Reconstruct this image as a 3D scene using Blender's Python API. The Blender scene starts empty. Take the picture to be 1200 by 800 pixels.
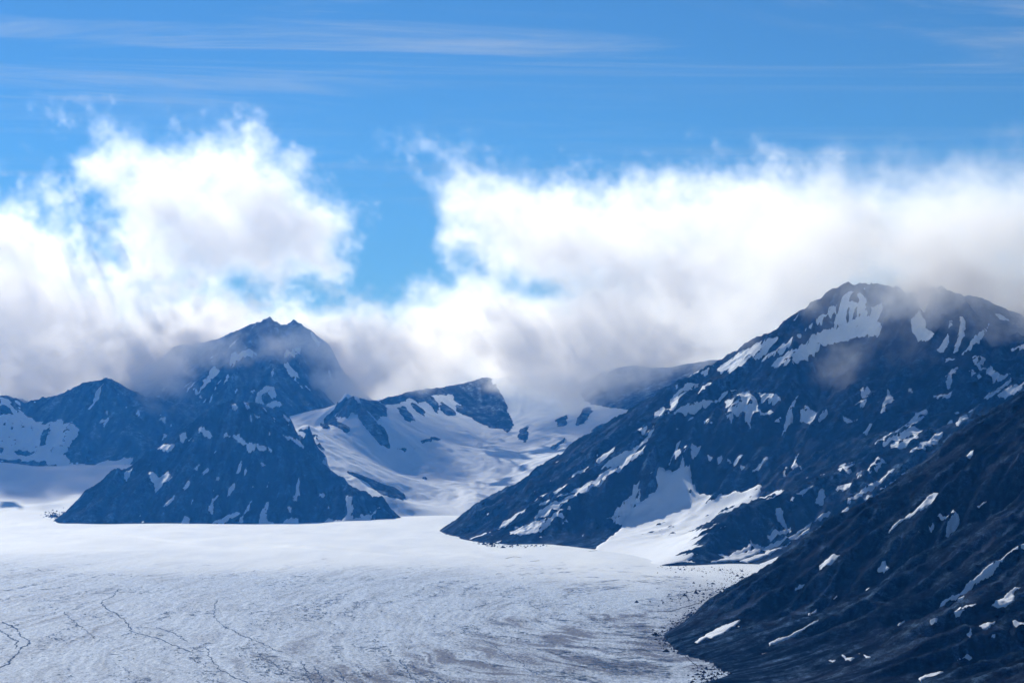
import bpy, math, numpy as np
from math import radians

# ------------------------------------------------------------------ camera, sky, sun, exposure
scene = bpy.context.scene
C = scene.collection
RNG = np.random.default_rng(7)

CAM_Z = 200.0
FPX = 85.0 / 36.0 * 1200.0            # focal length in photo pixels
PITCH = math.atan(120.0 / FPX)

cam_data = bpy.data.cameras.new('camera')
cam_data.lens = 85.0
cam_data.sensor_width = 36.0
cam_data.clip_start = 1.0
cam_data.clip_end = 200000.0
cam = bpy.data.objects.new('camera', cam_data)
cam.location = (0, 0, CAM_Z)
cam.rotation_euler = (math.pi / 2 + PITCH, 0, 0)
C.objects.link(cam)
scene.camera = cam

SUN_EL, SUN_AZ = 30.5, 23.0           # degrees; azimuth counted to the left of the view direction (+Y)

world = bpy.data.worlds.new('World')
scene.world = world
world.use_nodes = True
wn, wl = world.node_tree.nodes, world.node_tree.links
wn.clear()
w_out = wn.new('ShaderNodeOutputWorld')
w_bg = wn.new('ShaderNodeBackground')
w_bg.inputs['Strength'].default_value = 0.057
sky = wn.new('ShaderNodeTexSky')
sky.sky_type = 'NISHITA'
sky.sun_disc = False
sky.sun_elevation = radians(SUN_EL)
sky.sun_rotation = radians(-SUN_AZ)
sky.altitude = 2500.0
sky.air_density = 1.0
sky.dust_density = 0.0
sky.ozone_density = 6.0
tint = wn.new('ShaderNodeMix'); tint.data_type = 'RGBA'; tint.blend_type = 'MULTIPLY'
tint.inputs['Factor'].default_value = 1.0
tint.inputs['B'].default_value = SKY_TINT = (0.61, 0.94, 1.11, 1.0)   # the photograph's cool white balance
wl.new(sky.outputs[0], tint.inputs['A'])
# thin high cirrus: noise on a flat layer overhead
geo = wn.new('ShaderNodeTexCoord')
sep = wn.new('ShaderNodeSeparateXYZ'); wl.new(geo.outputs['Generated'], sep.inputs[0])
def wmath(op, a, b=None, clamp=False):
    n = wn.new('ShaderNodeMath'); n.operation = op; n.use_clamp = clamp
    for i, v in enumerate((a, b)):
        if v is None: continue
        if isinstance(v, (int, float)): n.inputs[i].default_value = v
        else: wl.new(v, n.inputs[i])
    return n.outputs[0]
zc = wmath('MAXIMUM', sep.outputs['Z'], 0.02)
cu = wmath('DIVIDE', sep.outputs['X'], zc)
cv = wmath('DIVIDE', sep.outputs['Y'], zc)
comb = wn.new('ShaderNodeCombineXYZ')
wl.new(cu, comb.inputs[0]); wl.new(cv, comb.inputs[1])
mp = wn.new('ShaderNodeMapping')
mp.inputs['Rotation'].default_value = (0, 0, radians(17))
mp.inputs['Scale'].default_value = (0.42, 1.05, 1)
mp.inputs['Location'].default_value = (5.3, 8.4, 0)
wl.new(comb.outputs[0], mp.inputs[0])
nz = wn.new('ShaderNodeTexNoise'); nz.inputs['Scale'].default_value = 1.0
nz.inputs['Detail'].default_value = 9; nz.inputs['Roughness'].default_value = 0.62; nz.inputs['Distortion'].default_value = 1.6
wl.new(mp.outputs[0], nz.inputs['Vector'])
cr = wn.new('ShaderNodeMapRange'); cr.interpolation_type = 'SMOOTHSTEP'
cr.inputs['From Min'].default_value = 0.43; cr.inputs['From Max'].default_value = 0.82
cr.inputs['To Max'].default_value = 0.95
wl.new(nz.outputs[0], cr.inputs['Value'])
nz2 = wn.new('ShaderNodeTexNoise'); nz2.inputs['Scale'].default_value = 0.30; nz2.inputs['Detail'].default_value = 3
wl.new(mp.outputs[0], nz2.inputs['Vector'])
mk = wn.new('ShaderNodeMapRange'); mk.inputs['From Min'].default_value = 0.38; mk.inputs['From Max'].default_value = 0.58
wl.new(nz2.outputs[0], mk.inputs['Value'])
far = wn.new('ShaderNodeMapRange'); far.interpolation_type = 'SMOOTHSTEP'          # the sheet of cirrus ends some way off
far.inputs['From Min'].default_value = 0.085; far.inputs['From Max'].default_value = 0.15
wl.new(sep.outputs['Z'], far.inputs['Value'])
cov = wmath('MULTIPLY', wmath('MULTIPLY', cr.outputs[0], mk.outputs[0]), far.outputs[0])
cir = wn.new('ShaderNodeMix'); cir.data_type = 'RGBA'
wl.new(cov, cir.inputs['Factor'])
wl.new(tint.outputs['Result'], cir.inputs['A'])
cir.inputs['B'].default_value = (7.0, 8.2, 9.6, 1)
wl.new(cir.outputs['Result'], w_bg.inputs['Color'])
wl.new(w_bg.outputs[0], w_out.inputs['Surface'])

sun_data = bpy.data.lights.new('sun', 'SUN')
sun_data.energy = 4.5
sun_data.angle = radians(0.5)
sun_data.color = (1.0, 0.99, 0.975)
sun = bpy.data.objects.new('sun', sun_data)
sun.rotation_euler = (radians(90 - SUN_EL), 0, radians(180 + SUN_AZ))
sun.location = (0, 0, 3000)
C.objects.link(sun)

scene.view_settings.view_transform = 'Standard'
scene.view_settings.look = 'None'
scene.view_settings.exposure = 0.0
scene.view_settings.gamma = 1.0
scene.render.engine = 'CYCLES'
cy = scene.cycles
cy.use_denoising = True
cy.max_bounces = 12
cy.diffuse_bounces = 3
cy.volume_bounces = 10
cy.volume_step_rate = 3.0
cy.volume_max_steps = 256
cy.use_adaptive_sampling = True
cy.adaptive_threshold = 0.02

# ------------------------------------------------------------------ geometry helpers
def unproject(px, py, D):
    """world point on the sight line of a photograph position at the world distance y = D"""
    px, py, D = (np.asarray(a, float) for a in (px, py, D))
    cx, cyy = (px - 600.0) / FPX, (400.0 - py) / FPX
    t = D / (math.cos(PITCH) - cyy * math.sin(PITCH))
    return cx * t, D + 0 * t, CAM_Z + t * (math.sin(PITCH) + cyy * math.cos(PITCH))

def smooth(a, b, x):
    t = np.clip((x - a) / (b - a), 0, 1)
    return t * t * (3 - 2 * t)

_perm = np.random.default_rng(3).permutation(512)
_perm = np.concatenate([_perm, _perm, _perm])
_ang = np.random.default_rng(4).uniform(0, 2 * math.pi, 512)
_gx, _gy = np.cos(_ang), np.sin(_ang)
def perlin(x, y, seed=0):
    xi, yi = np.floor(x).astype(int), np.floor(y).astype(int)
    xf, yf = x - xi, y - yi
    u, v = xf ** 3 * (xf * (xf * 6 - 15) + 10), yf ** 3 * (yf * (yf * 6 - 15) + 10)
    def g(ix, iy, dx, dy):
        h = _perm[(_perm[(ix + seed * 37) & 511] + iy) & 511]
        return _gx[h] * dx + _gy[h] * dy
    a, b = g(xi, yi, xf, yf), g(xi + 1, yi, xf - 1, yf)
    c, d = g(xi, yi + 1, xf, yf - 1), g(xi + 1, yi + 1, xf - 1, yf - 1)
    return 1.5 * ((a + u * (b - a)) * (1 - v) + (c + u * (d - c)) * v)
def fbm(x, y, octaves=5, gain=0.5, seed=0, ridged=False):
    s, amp, tot = 0.0, 1.0, 0.0
    for o in range(octaves):
        n = perlin(x * 2 ** o + 17.3 * o, y * 2 ** o - 9.1 * o, seed + o)
        if ridged: n = 1 - 2 * np.abs(n)
        s = s + amp * n; tot += amp; amp *= gain
    return s / tot

def blur(a, s):
    k = np.exp(-0.5 * (np.arange(-int(3 * s), int(3 * s) + 1) / s) ** 2); k /= k.sum()
    r = len(k) // 2
    for ax in (0, 1):
        p = np.pad(a, [(r, r) if i == ax else (0, 0) for i in (0, 1)], mode='edge')
        out = np.zeros_like(a)
        for i, w in enumerate(k):
            out += w * (p[i:i + a.shape[0], :] if ax == 0 else p[:, i:i + a.shape[1]])
        a = out
    return a

def bilinear(H, fx, fy):
    """H[iy, ix] sampled at fractional indices"""
    fx = np.clip(fx, 0, H.shape[1] - 1.001); fy = np.clip(fy, 0, H.shape[0] - 1.001)
    ix, iy = fx.astype(int), fy.astype(int)
    u, v = fx - ix, fy - iy
    return (H[iy, ix] * (1 - u) + H[iy, ix + 1] * u) * (1 - v) + (H[iy + 1, ix] * (1 - u) + H[iy + 1, ix + 1] * u) * v

def dense(pts, step):
    """resample a polyline of n-tuples so that no gap in plan exceeds step"""
    pts = np.array(pts, float)
    out = [pts[0]]
    for a, b in zip(pts[:-1], pts[1:]):
        n = max(1, int(np.hypot(b[0] - a[0], b[1] - a[1]) / step))
        for i in range(1, n + 1): out.append(a + (b - a) * i / n)
    return np.array(out)

def rbf_fit(P, z):
    d = np.sqrt(((P[:, None] - P[None]) ** 2).sum(-1))
    n = len(P)
    A = np.zeros((n + 3, n + 3))
    A[:n, :n] = d + np.eye(n) * 2.0
    A[:n, n] = 1; A[:n, n + 1:] = P; A[n, :n] = 1; A[n + 1:, :n] = P.T
    w = np.linalg.lstsq(A, np.concatenate([z, np.zeros(3)]), rcond=None)[0]
    return P, w
def rbf_eval(fit, X, Y):
    P, w = fit
    z = w[len(P)] + w[len(P) + 1] * X + w[len(P) + 2] * Y
    for (a, b), k in zip(P, w):
        z = z + k * np.sqrt((X - a) ** 2 + (Y - b) ** 2)
    return z

def mesh_from(name, verts, quads, smooth_shade=True, attrs=None):
    me = bpy.data.meshes.new(name)
    nv, nq, k = len(verts), len(quads), quads.shape[1]
    me.vertices.add(nv); me.vertices.foreach_set('co', np.ascontiguousarray(verts, np.float32).ravel())
    me.loops.add(nq * k); me.loops.foreach_set('vertex_index', np.ascontiguousarray(quads, np.int32).ravel())
    me.polygons.add(nq); me.polygons.foreach_set('loop_start', np.arange(0, nq * k, k, dtype=np.int32))
    if smooth_shade: me.polygons.foreach_set('use_smooth', np.ones(nq, bool))
    me.update(calc_edges=True)
    for an, av in (attrs or {}).items():
        at = me.attributes.new(an, 'FLOAT', 'POINT'); at.data.foreach_set('value', np.ascontiguousarray(av, np.float32).ravel())
    return me

def grid_mesh(name, X, Y, Z, keep=None, attrs=None):
    ny, nx = X.shape
    idx = np.arange(nx * ny).reshape(ny, nx)
    q = np.stack([idx[:-1, :-1], idx[:-1, 1:], idx[1:, 1:], idx[1:, :-1]], -1).reshape(-1, 4)
    if keep is not None:
        kq = (keep[:-1, :-1] | keep[:-1, 1:] | keep[1:, 1:] | keep[1:, :-1]).reshape(-1)
        q = q[kq]
    used = np.unique(q); remap = np.full(nx * ny, -1); remap[used] = np.arange(len(used))
    v = np.stack([X, Y, Z], -1).reshape(-1, 3)[used]
    at = {k: a.reshape(-1)[used] for k, a in (attrs or {}).items()}
    return mesh_from(name, v, remap[q], attrs=at)

def link(name, me, mat=None, parent=None):
    o = bpy.data.objects.new(name, me); C.objects.link(o)
    if mat: me.materials.append(mat)
    if parent: o.parent = parent
    return o
def tag(o, label=None, cat=None, kind=None, group=None):
    for k, v in (('label', label), ('category', cat), ('kind', kind), ('group', group)):
        if v: o[k] = v
    return o
def poly_sd(PX, PY, poly):
    """signed distance (positive inside) of points to a polygon"""
    poly = np.asarray(poly, float)
    d2 = np.full(PX.shape, 1e18); inside = np.zeros(PX.shape, bool)
    for a, b in zip(poly, np.roll(poly, -1, 0)):
        e = b - a; L = max(e @ e, 1e-9)
        t = np.clip(((PX - a[0]) * e[0] + (PY - a[1]) * e[1]) / L, 0, 1)
        d2 = np.minimum(d2, (PX - a[0] - t * e[0]) ** 2 + (PY - a[1] - t * e[1]) ** 2)
        c = (a[1] > PY) != (b[1] > PY)
        xs = a[0] + (PY - a[1]) * e[0] / (e[1] if abs(e[1]) > 1e-9 else 1e-9)
        inside ^= c & (PX < xs)
    return np.where(inside, 1, -1) * np.sqrt(d2)
# ------------------------------------------------------------------ materials
def new_mat(name):
    m = bpy.data.materials.new(name); m.use_nodes = True
    n, l = m.node_tree.nodes, m.node_tree.links
    n.clear()
    out = n.new('ShaderNodeOutputMaterial'); b = n.new('ShaderNodeBsdfPrincipled')
    l.new(b.outputs[0], out.inputs['Surface'])
    return m, n, l, b
def noise_node(n, l, vec, scale, detail=6, rough=0.6, dist=0.0):
    q = n.new('ShaderNodeTexNoise'); q.inputs['Scale'].default_value = scale
    q.inputs['Detail'].default_value = detail; q.inputs['Roughness'].default_value = rough; q.inputs['Distortion'].default_value = dist
    if vec is not None: l.new(vec, q.inputs['Vector'])
    return q.outputs['Fac']
def ramp_node(n, l, fac, stops):
    q = n.new('ShaderNodeValToRGB'); e = q.color_ramp.elements
    while len(e) < len(stops): e.new(0.5)
    for s, (p, c) in zip(e, stops): s.position = p; s.color = (*c, 1)
    l.new(fac, q.inputs[0]); return q.outputs['Color']
def mix_node(n, l, fac, a, b, mode='MIX'):
    q = n.new('ShaderNodeMix'); q.data_type = 'RGBA'; q.blend_type = mode
    for s, v in ((q.inputs['Factor'], fac), (q.inputs['A'], a), (q.inputs['B'], b)):
        if isinstance(v, (int, float)): s.default_value = v
        elif isinstance(v, tuple): s.default_value = (*v, 1)
        else: l.new(v, s)
    return q.outputs['Result']
def map_node(n, l, scale=(1, 1, 1), rot=(0, 0, 0)):
    tc = n.new('ShaderNodeTexCoord'); q = n.new('ShaderNodeMapping')
    q.inputs['Scale'].default_value = scale; q.inputs['Rotation'].default_value = rot
    l.new(tc.outputs['Object'], q.inputs[0]); return q.outputs[0]
def bump_node(n, l, b, height, strength, dist):
    q = n.new('ShaderNodeBump'); q.inputs['Strength'].default_value = strength; q.inputs['Distance'].default_value = dist
    l.new(height, q.inputs['Height']); l.new(q.outputs[0], b.inputs['Normal'])
def attr_node(n, name):
    q = n.new('ShaderNodeAttribute'); q.attribute_name = name; return q.outputs['Fac']

def rock_material(name, dark, mid, warm, scale, brown=0.5):
    m, n, l, b = new_mat(name)
    v = map_node(n, l)
    fine = noise_node(n, l, v, 0.06 * scale, 7, 0.85)
    big = noise_node(n, l, v, 0.0045 * scale, 5, 0.6, 0.6)
    blot = noise_node(n, l, v, 0.026 * scale, 9, 0.82, 0.2)
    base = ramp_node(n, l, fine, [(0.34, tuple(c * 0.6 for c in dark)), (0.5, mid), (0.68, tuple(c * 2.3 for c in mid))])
    base = mix_node(n, l, 1.0, base, ramp_node(n, l, blot, [(0.40, (0.22, 0.24, 0.28)), (0.5, (0.9, 0.9, 0.9)), (0.60, (3.4, 3.2, 2.9)), (0.70, (5.0, 4.6, 4.2))]), 'MULTIPLY')
    br = ramp_node(n, l, big, [(0.46, (0, 0, 0)), (0.62, (brown,) * 3)])
    col = mix_node(n, l, br, base, mix_node(n, l, 0.55, base, warm))
    scree = attr_node(n, 'scree')                       # loose debris where the gullies dropped it
    pale = tuple(c * 1.55 for c in warm)
    sc = n.new('ShaderNodeMath'); sc.operation = 'MULTIPLY'; sc.inputs[1].default_value = 0.55; l.new(scree, sc.inputs[0])
    col = mix_node(n, l, sc.outputs[0], col, pale)
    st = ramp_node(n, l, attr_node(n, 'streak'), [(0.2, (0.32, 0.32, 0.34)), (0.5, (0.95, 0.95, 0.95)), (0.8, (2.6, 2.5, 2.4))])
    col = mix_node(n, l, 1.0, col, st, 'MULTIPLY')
    l.new(col, b.inputs['Base Color'])
    b.inputs['Roughness'].default_value = 0.95
    b.inputs['Specular IOR Level'].default_value = 0.0
    bump_node(n, l, b, noise_node(n, l, v, 0.09 * scale, 7, 0.82), 1.0, 9.0 / scale)
    return m
def snow_material(name, col, grime, bump_scale=0.05, bump=0.25, grime_at=(0.55, 0.8), dist=2.0):
    m, n, l, b = new_mat(name)
    v = map_node(n, l)
    g = noise_node(n, l, v, 0.02, 7, 0.65, 0.4)
    l.new(ramp_node(n, l, g, [(grime_at[0], col), (grime_at[1], grime)]), b.inputs['Base Color'])
    b.inputs['Roughness'].default_value = 0.75
    b.inputs['Specular IOR Level'].default_value = 0.06
    bump_node(n, l, b, noise_node(n, l, v, bump_scale, 5, 0.55), bump, dist)
    return m

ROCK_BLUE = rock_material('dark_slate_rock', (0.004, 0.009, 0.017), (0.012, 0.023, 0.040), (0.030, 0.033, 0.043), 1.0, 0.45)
ROCK_FAR = rock_material('hazed_slate_rock', (0.016, 0.022, 0.031), (0.036, 0.046, 0.062), (0.064, 0.063, 0.070), 0.8, 0.5)  # paler slate: part of the distance haze is put into the colour
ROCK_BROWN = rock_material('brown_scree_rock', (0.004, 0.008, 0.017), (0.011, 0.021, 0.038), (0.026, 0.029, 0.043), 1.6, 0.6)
SNOW = snow_material('old_snow', (0.77, 0.82, 0.89), (0.58, 0.63, 0.71))
FIRN = snow_material('cirque_firn', (0.70, 0.75, 0.83), (0.56, 0.61, 0.70), 0.03, 0.3)

# ------------------------------------------------------------------ glacier height
def glacier_z(x, y):
    z = 142 * smooth(6120, 7700, y) * smooth(-250, -900, x)     # the ice climbs behind the left mountain
    z = z + 14 * smooth(5200, 6300, y) * smooth(-700, -100, x)
    z = z + 3.0 * perlin(x / 420.0, y / 700.0, 11)
    z = z + 7.0 * smooth(6200, 6600, y) * (perlin(x / 260.0, y / 240.0, 12) + 0.5 * perlin(x / 110.0, y / 100.0, 13)) * smooth(-300, -700, x)  # swells added for their shading, in place of streaky cloud shadows
    # added low scarp at the left mountain's foot: its backlit step makes a shadow line
    t = (x + 900.0) / 640.0
    yl = 5290 - 870 * t + 60 * perlin(x / 190.0, x * 0, 14)
    z = z + 4.5 * (smooth(-14, 14, y - yl) - smooth(0, 900, y - yl)) * smooth(-0.1, 0.25, t) * smooth(1.15, 0.8, t)
    return z

# ------------------------------------------------------------------ mountains
class Mountain: pass

def erode(H, dx, dy, drops, steps, seed, strength):
    """vectorised droplet erosion: gullies along the fall lines, debris below"""
    r = np.random.default_rng(seed)
    ny, nx = H.shape
    H = H.copy(); dep = np.zeros_like(H)
    for rnd in range(6):
        n = drops
        px, py = r.uniform(1, nx - 2, n), r.uniform(1, ny - 2, n)
        vx = np.zeros(n); vy = np.zeros(n); sed = np.zeros(n); water = np.ones(n)
        for s in range(steps):
            ix, iy = px.astype(int), py.astype(int)
            u, v = px - ix, py - iy
            a, b, c, d = H[iy, ix], H[iy, ix + 1], H[iy + 1, ix], H[iy + 1, ix + 1]
            gx = ((b - a) * (1 - v) + (d - c) * v) / dx
            gy = ((c - a) * (1 - u) + (d - b) * u) / dy
            h0 = (a * (1 - u) + b * u) * (1 - v) + (c * (1 - u) + d * u) * v
            vx = 0.25 * vx - gx; vy = 0.25 * vy - gy
            sp = np.sqrt(vx * vx + vy * vy) + 1e-6
            nxp = np.clip(px + vx / sp * 0.9, 1, nx - 2.01)
            nyp = np.clip(py + vy / sp * 0.9 * dx / dy, 1, ny - 2.01)
            h1 = bilinear(H, nxp, nyp)
            drop = h0 - h1
            cap = np.maximum(drop, 0.02) * water * strength * np.minimum(sp, 1.2)
            up = drop < 0
            take = np.where(up, -np.minimum(-drop, sed), np.where(sed > cap, -(sed - cap) * 0.25, np.minimum((cap - sed) * 0.3, np.maximum(drop, 0) * 0.5)))
            edge = (px < 3) | (py < 3) | (px > nx - 4) | (py > ny - 4)
            take = np.where(edge, 0, take)
            sed = sed + take
            for oy, ox, w in ((0, 0, (1 - u) * (1 - v)), (0, 1, u * (1 - v)), (1, 0, (1 - u) * v), (1, 1, u * v)):
                np.add.at(H, (iy + oy, ix + ox), -take * w)
                np.add.at(dep, (iy + oy, ix + ox), np.maximum(-take, 0) * w)
            px, py = nxp, nyp; water *= 0.985
    return H, dep

def fall_noise(H, dx, dy, width, length, seed):
    """noise smeared along the fall lines: ribs and gullies running down the slope"""
    r = np.random.default_rng(seed)
    W = blur(r.standard_normal(H.shape), max(width / dx, 0.7)); W /= W.std()
    S = blur(H, max(width * 1.2 / dx, 1.5))
    gy, gx = np.gradient(S, dy, dx)
    g = np.hypot(gx, gy) + 0.05
    gx, gy = gx / g, gy / g
    iy, ix = np.mgrid[0:H.shape[0], 0:H.shape[1]].astype(float)
    out = W.copy(); n = 10; st = length / n
    for sgn in (1, -1):
        fx, fy = ix.copy(), iy.copy()
        for k in range(n):
            ax, ay = bilinear(gx, fx, fy), bilinear(gy, fx, fy)
            fx = fx + sgn * ax * st / dx; fy = fy + sgn * ay * st / dy
            out += bilinear(W, fx, fy) * (1 - (k + 1) / (n + 1))
    return out / out.std()

def mountain(lines, xr, yr, cell, rough, drops, seed, strength=0.55, smooth_rock=0.0, gully=1.0, under=None):
    """lines: ridge, rib and foot lines, each a list of (photo x, photo y, distance)"""
    P, Z = [], []
    for L in lines:
        step = 90.0
        if isinstance(L, tuple): L, step = L
        a = np.array(L, float)
        x, y, z = unproject(a[:, 0], a[:, 1], a[:, 2])
        if len(a) > 1:
            q = dense(np.stack([x, y, z], 1), step)
        else: q = np.stack([x, y, z], 1)
        P.append(q[:, :2]); Z.append(q[:, 2])
    P = np.concatenate(P); Z = np.concatenate(Z)
    for q in (under or []):
        P = np.vstack([P, [q[:2]]]); Z = np.append(Z, q[2])
    M = Mountain()
    M.x0, M.y0, M.dx, M.dy = xr[0], yr[0], cell[0], cell[1]
    xs, ys = np.arange(xr[0], xr[1], cell[0]), np.arange(yr[0], yr[1], cell[1])
    X, Y = np.meshgrid(xs, ys)
    cX, cY = X[::2, ::2], Y[::2, ::2]
    Hc = rbf_eval(rbf_fit(P, Z), cX, cY)
    H = bilinear(Hc, (X - xr[0]) / (2 * cell[0]), (Y - yr[0]) / (2 * cell[1]))
    g = glacier_z(X, Y)
    up = smooth(-4, 45, H - g)                          # roughness dies out at the foot
    k = cell[0] / 4.0
    wx, wy = X + 40 * perlin(X / 150, Y / 150, seed + 5), Y + 40 * perlin(X / 150, Y / 150, seed + 6)
    N = fbm(wx / 260.0, wy / 260.0, 6, 0.5, seed, ridged=True) - 0.35
    N2 = fbm(X / 70 , Y / 70, 5, 0.6, seed + 9)
    H = H + up * rough * (0.36 * N + 0.18 * N2)
    H = H + up * rough * 0.055 * np.sin(2 * math.pi * ((H + 0.3 * X + 0.2 * Y) / (34 * k) + 1.1 * N2)) * smooth(-0.2, 0.3, perlin(X / 190, Y / 190, seed + 15))   # ledges of tilted strata
    F1 = fall_noise(H, cell[0], cell[1], 16 * k + 4, 330 * k, seed + 1)
    F2 = fall_noise(H, cell[0], cell[1], 5.5 * k, 130 * k, seed + 2)
    H = H + up * rough * gully * (0.26 * F1 + 0.14 * F2)
    H, dep = erode(H, cell[0], cell[1], drops, 70, seed, strength)
    jag = fbm(wx / (60 * k + 10), wy / (60 * k + 10), 6, 0.6, seed + 20, ridged=True)
    H = H + rough * (0.05 + up) * (0.30 * jag + 0.20 * fbm(X / (24 * k), Y / (24 * k), 5, 0.65, seed + 27))
    F3 = fall_noise(H, cell[0], cell[1], 2.2 * k, 90 * k, seed + 3)
    H = H - 0.36 * rough * up
    M.F2, M.up = F2, up
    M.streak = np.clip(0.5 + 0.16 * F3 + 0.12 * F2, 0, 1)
    M.H = H; M.X, M.Y = X, Y
    M.dep = np.clip(blur(dep, 1.2) / 2.0, 0, 1)
    M.soft = blur(H, 2.5)
    M.wide = blur(H, 8)
    return M

def m_sample(M, F, x, y): return bilinear(F, (x - M.x0) / M.dx, (y - M.y0) / M.dy)
def m_hit(M, px, py):
    """where the sight line of a photograph position meets the mountain, in plan"""
    px, py = np.asarray(px, float), np.asarray(py, float)
    D = np.linspace(M.y0 + 2, M.y0 + M.dy * (M.H.shape[0] - 2), 900)
    x, y, z = unproject(px[:, None], py[:, None], D[None, :])
    c = z - m_sample(M, M.soft, x, y)
    below = c <= 0
    i = np.where(below.any(1), below.argmax(1), c.argmin(1))
    k = np.arange(len(px))
    return x[k, i], y[k, i]

CROPS = {1: (0, 430, 4), 2: (200, 430, 4), 3: (160, 350, 4.615), 4: (380, 420, 4), 5: (520, 480, 4.446), 6: (640, 400, 5), 7: (820, 330, 5), 8: (1000, 330, 5.335), 9: (700, 480, 4.446), 10: (900, 440, 4), 11: (760, 580, 4.446), 12: (960, 580, 5), 13: (760, 680, 6), 14: (940, 660, 4.615), 0: (0, 0, 1)}
def trace(crop, pts):
    """outline noted on an enlarged detail of the photograph -> photograph positions"""
    ox, oy, s = CROPS[crop]
    a = np.array(pts, float).reshape(-1, 2)
    return a / s + (ox, oy)

def drape(M, name, crop, pts, mat, parent, thick=0.7, cell=None, ragged=1.0, seed=0, rise=None, follow=0.7):
    """a sheet of snow or a rock outcrop lying on the mountain: proud of it inside the outline, dipping under it outside"""
    a = trace(crop, pts)
    n = len(a)
    a = np.concatenate([a[i] + (a[(i + 1) % n] - a[i]) * np.linspace(0, 1, 5)[:-1, None] for i in range(n)])
    x, y = m_hit(M, a[:, 0], a[:, 1])
    poly = np.stack([x, y], 1)
    Dm = y.mean()
    ppx = Dm / FPX
    w, h = np.ptp(x), np.ptp(y)
    c = cell or max(0.6 * ppx, math.sqrt(w * h / 14000.0))
    cyy = min(c * 1.8, max(h / 8, 0.5))
    m = 4 * c
    xs, ys = np.arange(x.min() - m, x.max() + m, c), np.arange(y.min() - 2 * m, y.max() + 2 * m, cyy)
    X, Y = np.meshgrid(xs, ys)
    # distances measured in the sheet's own plane: plan depth is seen foreshortened
    sd = poly_sd(X, Y * 0.6, poly * (1, 0.6))
    rag = 1.3 * fbm(X / (9 * ppx), Y / (15 * ppx), 5, 0.68, seed) * 2.0 + 5.0 * (m_sample(M, M.streak, X, Y) - 0.5)
    sd = sd + ragged * ppx * (rag - 0.25)
    T = thick * ppx
    off = np.clip(sd / (1.5 * ppx), -1.6, 1.0)
    body = m_sample(M, M.soft, X, Y); real = m_sample(M, M.H, X, Y)
    Z = real * follow + (body if follow > 0.5 else m_sample(M, M.wide, X, Y)) * (1 - follow) + T * np.where(off > 0, np.sqrt(np.clip(off, 0, 1)), off * 2.0)
    if rise is not None: Z = Z + np.clip(sd / (10 * ppx), 0, 1) * rise * ppx * (0.5 + fbm(X / (14 * ppx), Y / (14 * ppx), 4, 0.6, seed + 3, ridged=True))
    keep = Z > real - 0.6 * T
    if keep.sum() < 4: return None
    o = link(name, grid_mesh(name, X, Y, Z, keep, {'scree': np.zeros(X.shape), 'streak': m_sample(M, M.streak, X, Y)}), mat, parent)
    return o

def flecks(M, mat, parent, seed, amount, top=None):
    """the countless small snow remnants left in the gullies, too small to pick apart"""
    nz = fbm(M.X / 55, M.Y / 75, 5, 0.62, seed) * 2.2
    hi = 0 if top is None else 0.9 * smooth(top[0], top[1], M.H)
    v = -0.75 * M.F2 + nz + amount + hi + 0.9 * fbm(M.X / 260, M.Y / 300, 3, 0.5, seed + 4)
    sd = np.clip(v, -0.6, 1.0)
    Z = M.H * 0.8 + M.soft * 0.2 + np.where(sd > 0, 0.8 * np.sqrt(np.clip(sd, 0, 1)), 4 * sd)
    keep = (sd > -0.05) & (M.H > glacier_z(M.X, M.Y) + 3)
    o = link('snow_flecks', grid_mesh('snow_flecks', M.X, M.Y, Z, keep, {'scree': M.dep * 0, 'streak': M.streak}), mat, parent)
    o['kind'] = 'stuff'
    return o

def mountain_object(M, name, mat, label):
    g = glacier_z(M.X, M.Y)
    keep = M.H > g - 25
    slope = np.hypot(*np.gradient(M.soft, M.dy, M.dx))
    scree = np.clip(M.dep, 0, 1)
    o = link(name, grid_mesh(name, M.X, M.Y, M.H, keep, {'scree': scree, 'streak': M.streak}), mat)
    return tag(o, label, 'mountain', 'structure')
# front left mountain (dark, snow-flecked, rising straight out of the ice)
M1 = mountain([
    ([(345, 512, 6700), (362, 535, 6620), (384, 585, 6490), (400, 597, 6430), (420, 607, 6370), (450, 618, 6300)], 45),
    ([(75, 606, 6200), (99, 576, 6290), (125, 555, 6360), (132, 549, 6375), (160, 540, 6400), (172, 528, 6420), (190, 521, 6440), (212, 504, 6470), (235, 484, 6510), (270, 476, 6540), (300, 475, 6560), (317, 479, 6580), (340, 486, 6600), (362, 492, 6650)], 45),
    ([(340, 486, 6600), (352, 516, 6480), (384, 546, 6380), (400, 560, 6330), (420, 571, 6280), (450, 586, 6210)], 45),
    [(75, 610, 6080), (120, 612, 6080), (200, 613, 6090), (260, 614, 6092), (320, 613, 6095), (380, 613, 6098), (425, 611, 6110), (452, 592, 6205)],
    [(270, 520, 6400), (262, 570, 6235)], [(220, 525, 6390), (200, 570, 6230)], [(330, 540, 6330), (330, 580, 6190)], [(385, 570, 6260), (395, 592, 6165)],
    [(150, 560, 6330), (140, 590, 6180)],
    ], (-1330, -180), (5900, 6980), (2.9, 4.0), 26, 26000, 21,
    under=[(-1300, 6100, -80), (-1320, 5900, -80), (-200, 5900, -60), (-1150, 6000, -60), (-900, 5980, -50), (-600, 5980, -50), (-330, 5980, -50), (-230, 6100, -40), (-200, 6300, -30), (-220, 6500, -10), (-330, 6560, 10), (-400, 6640, 60), (-480, 6900, 50), (-600, 6900, 110), (-750, 6900, 130), (-900, 6800, 100), (-1050, 6600, 0), (-1150, 6400, -60)])

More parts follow.
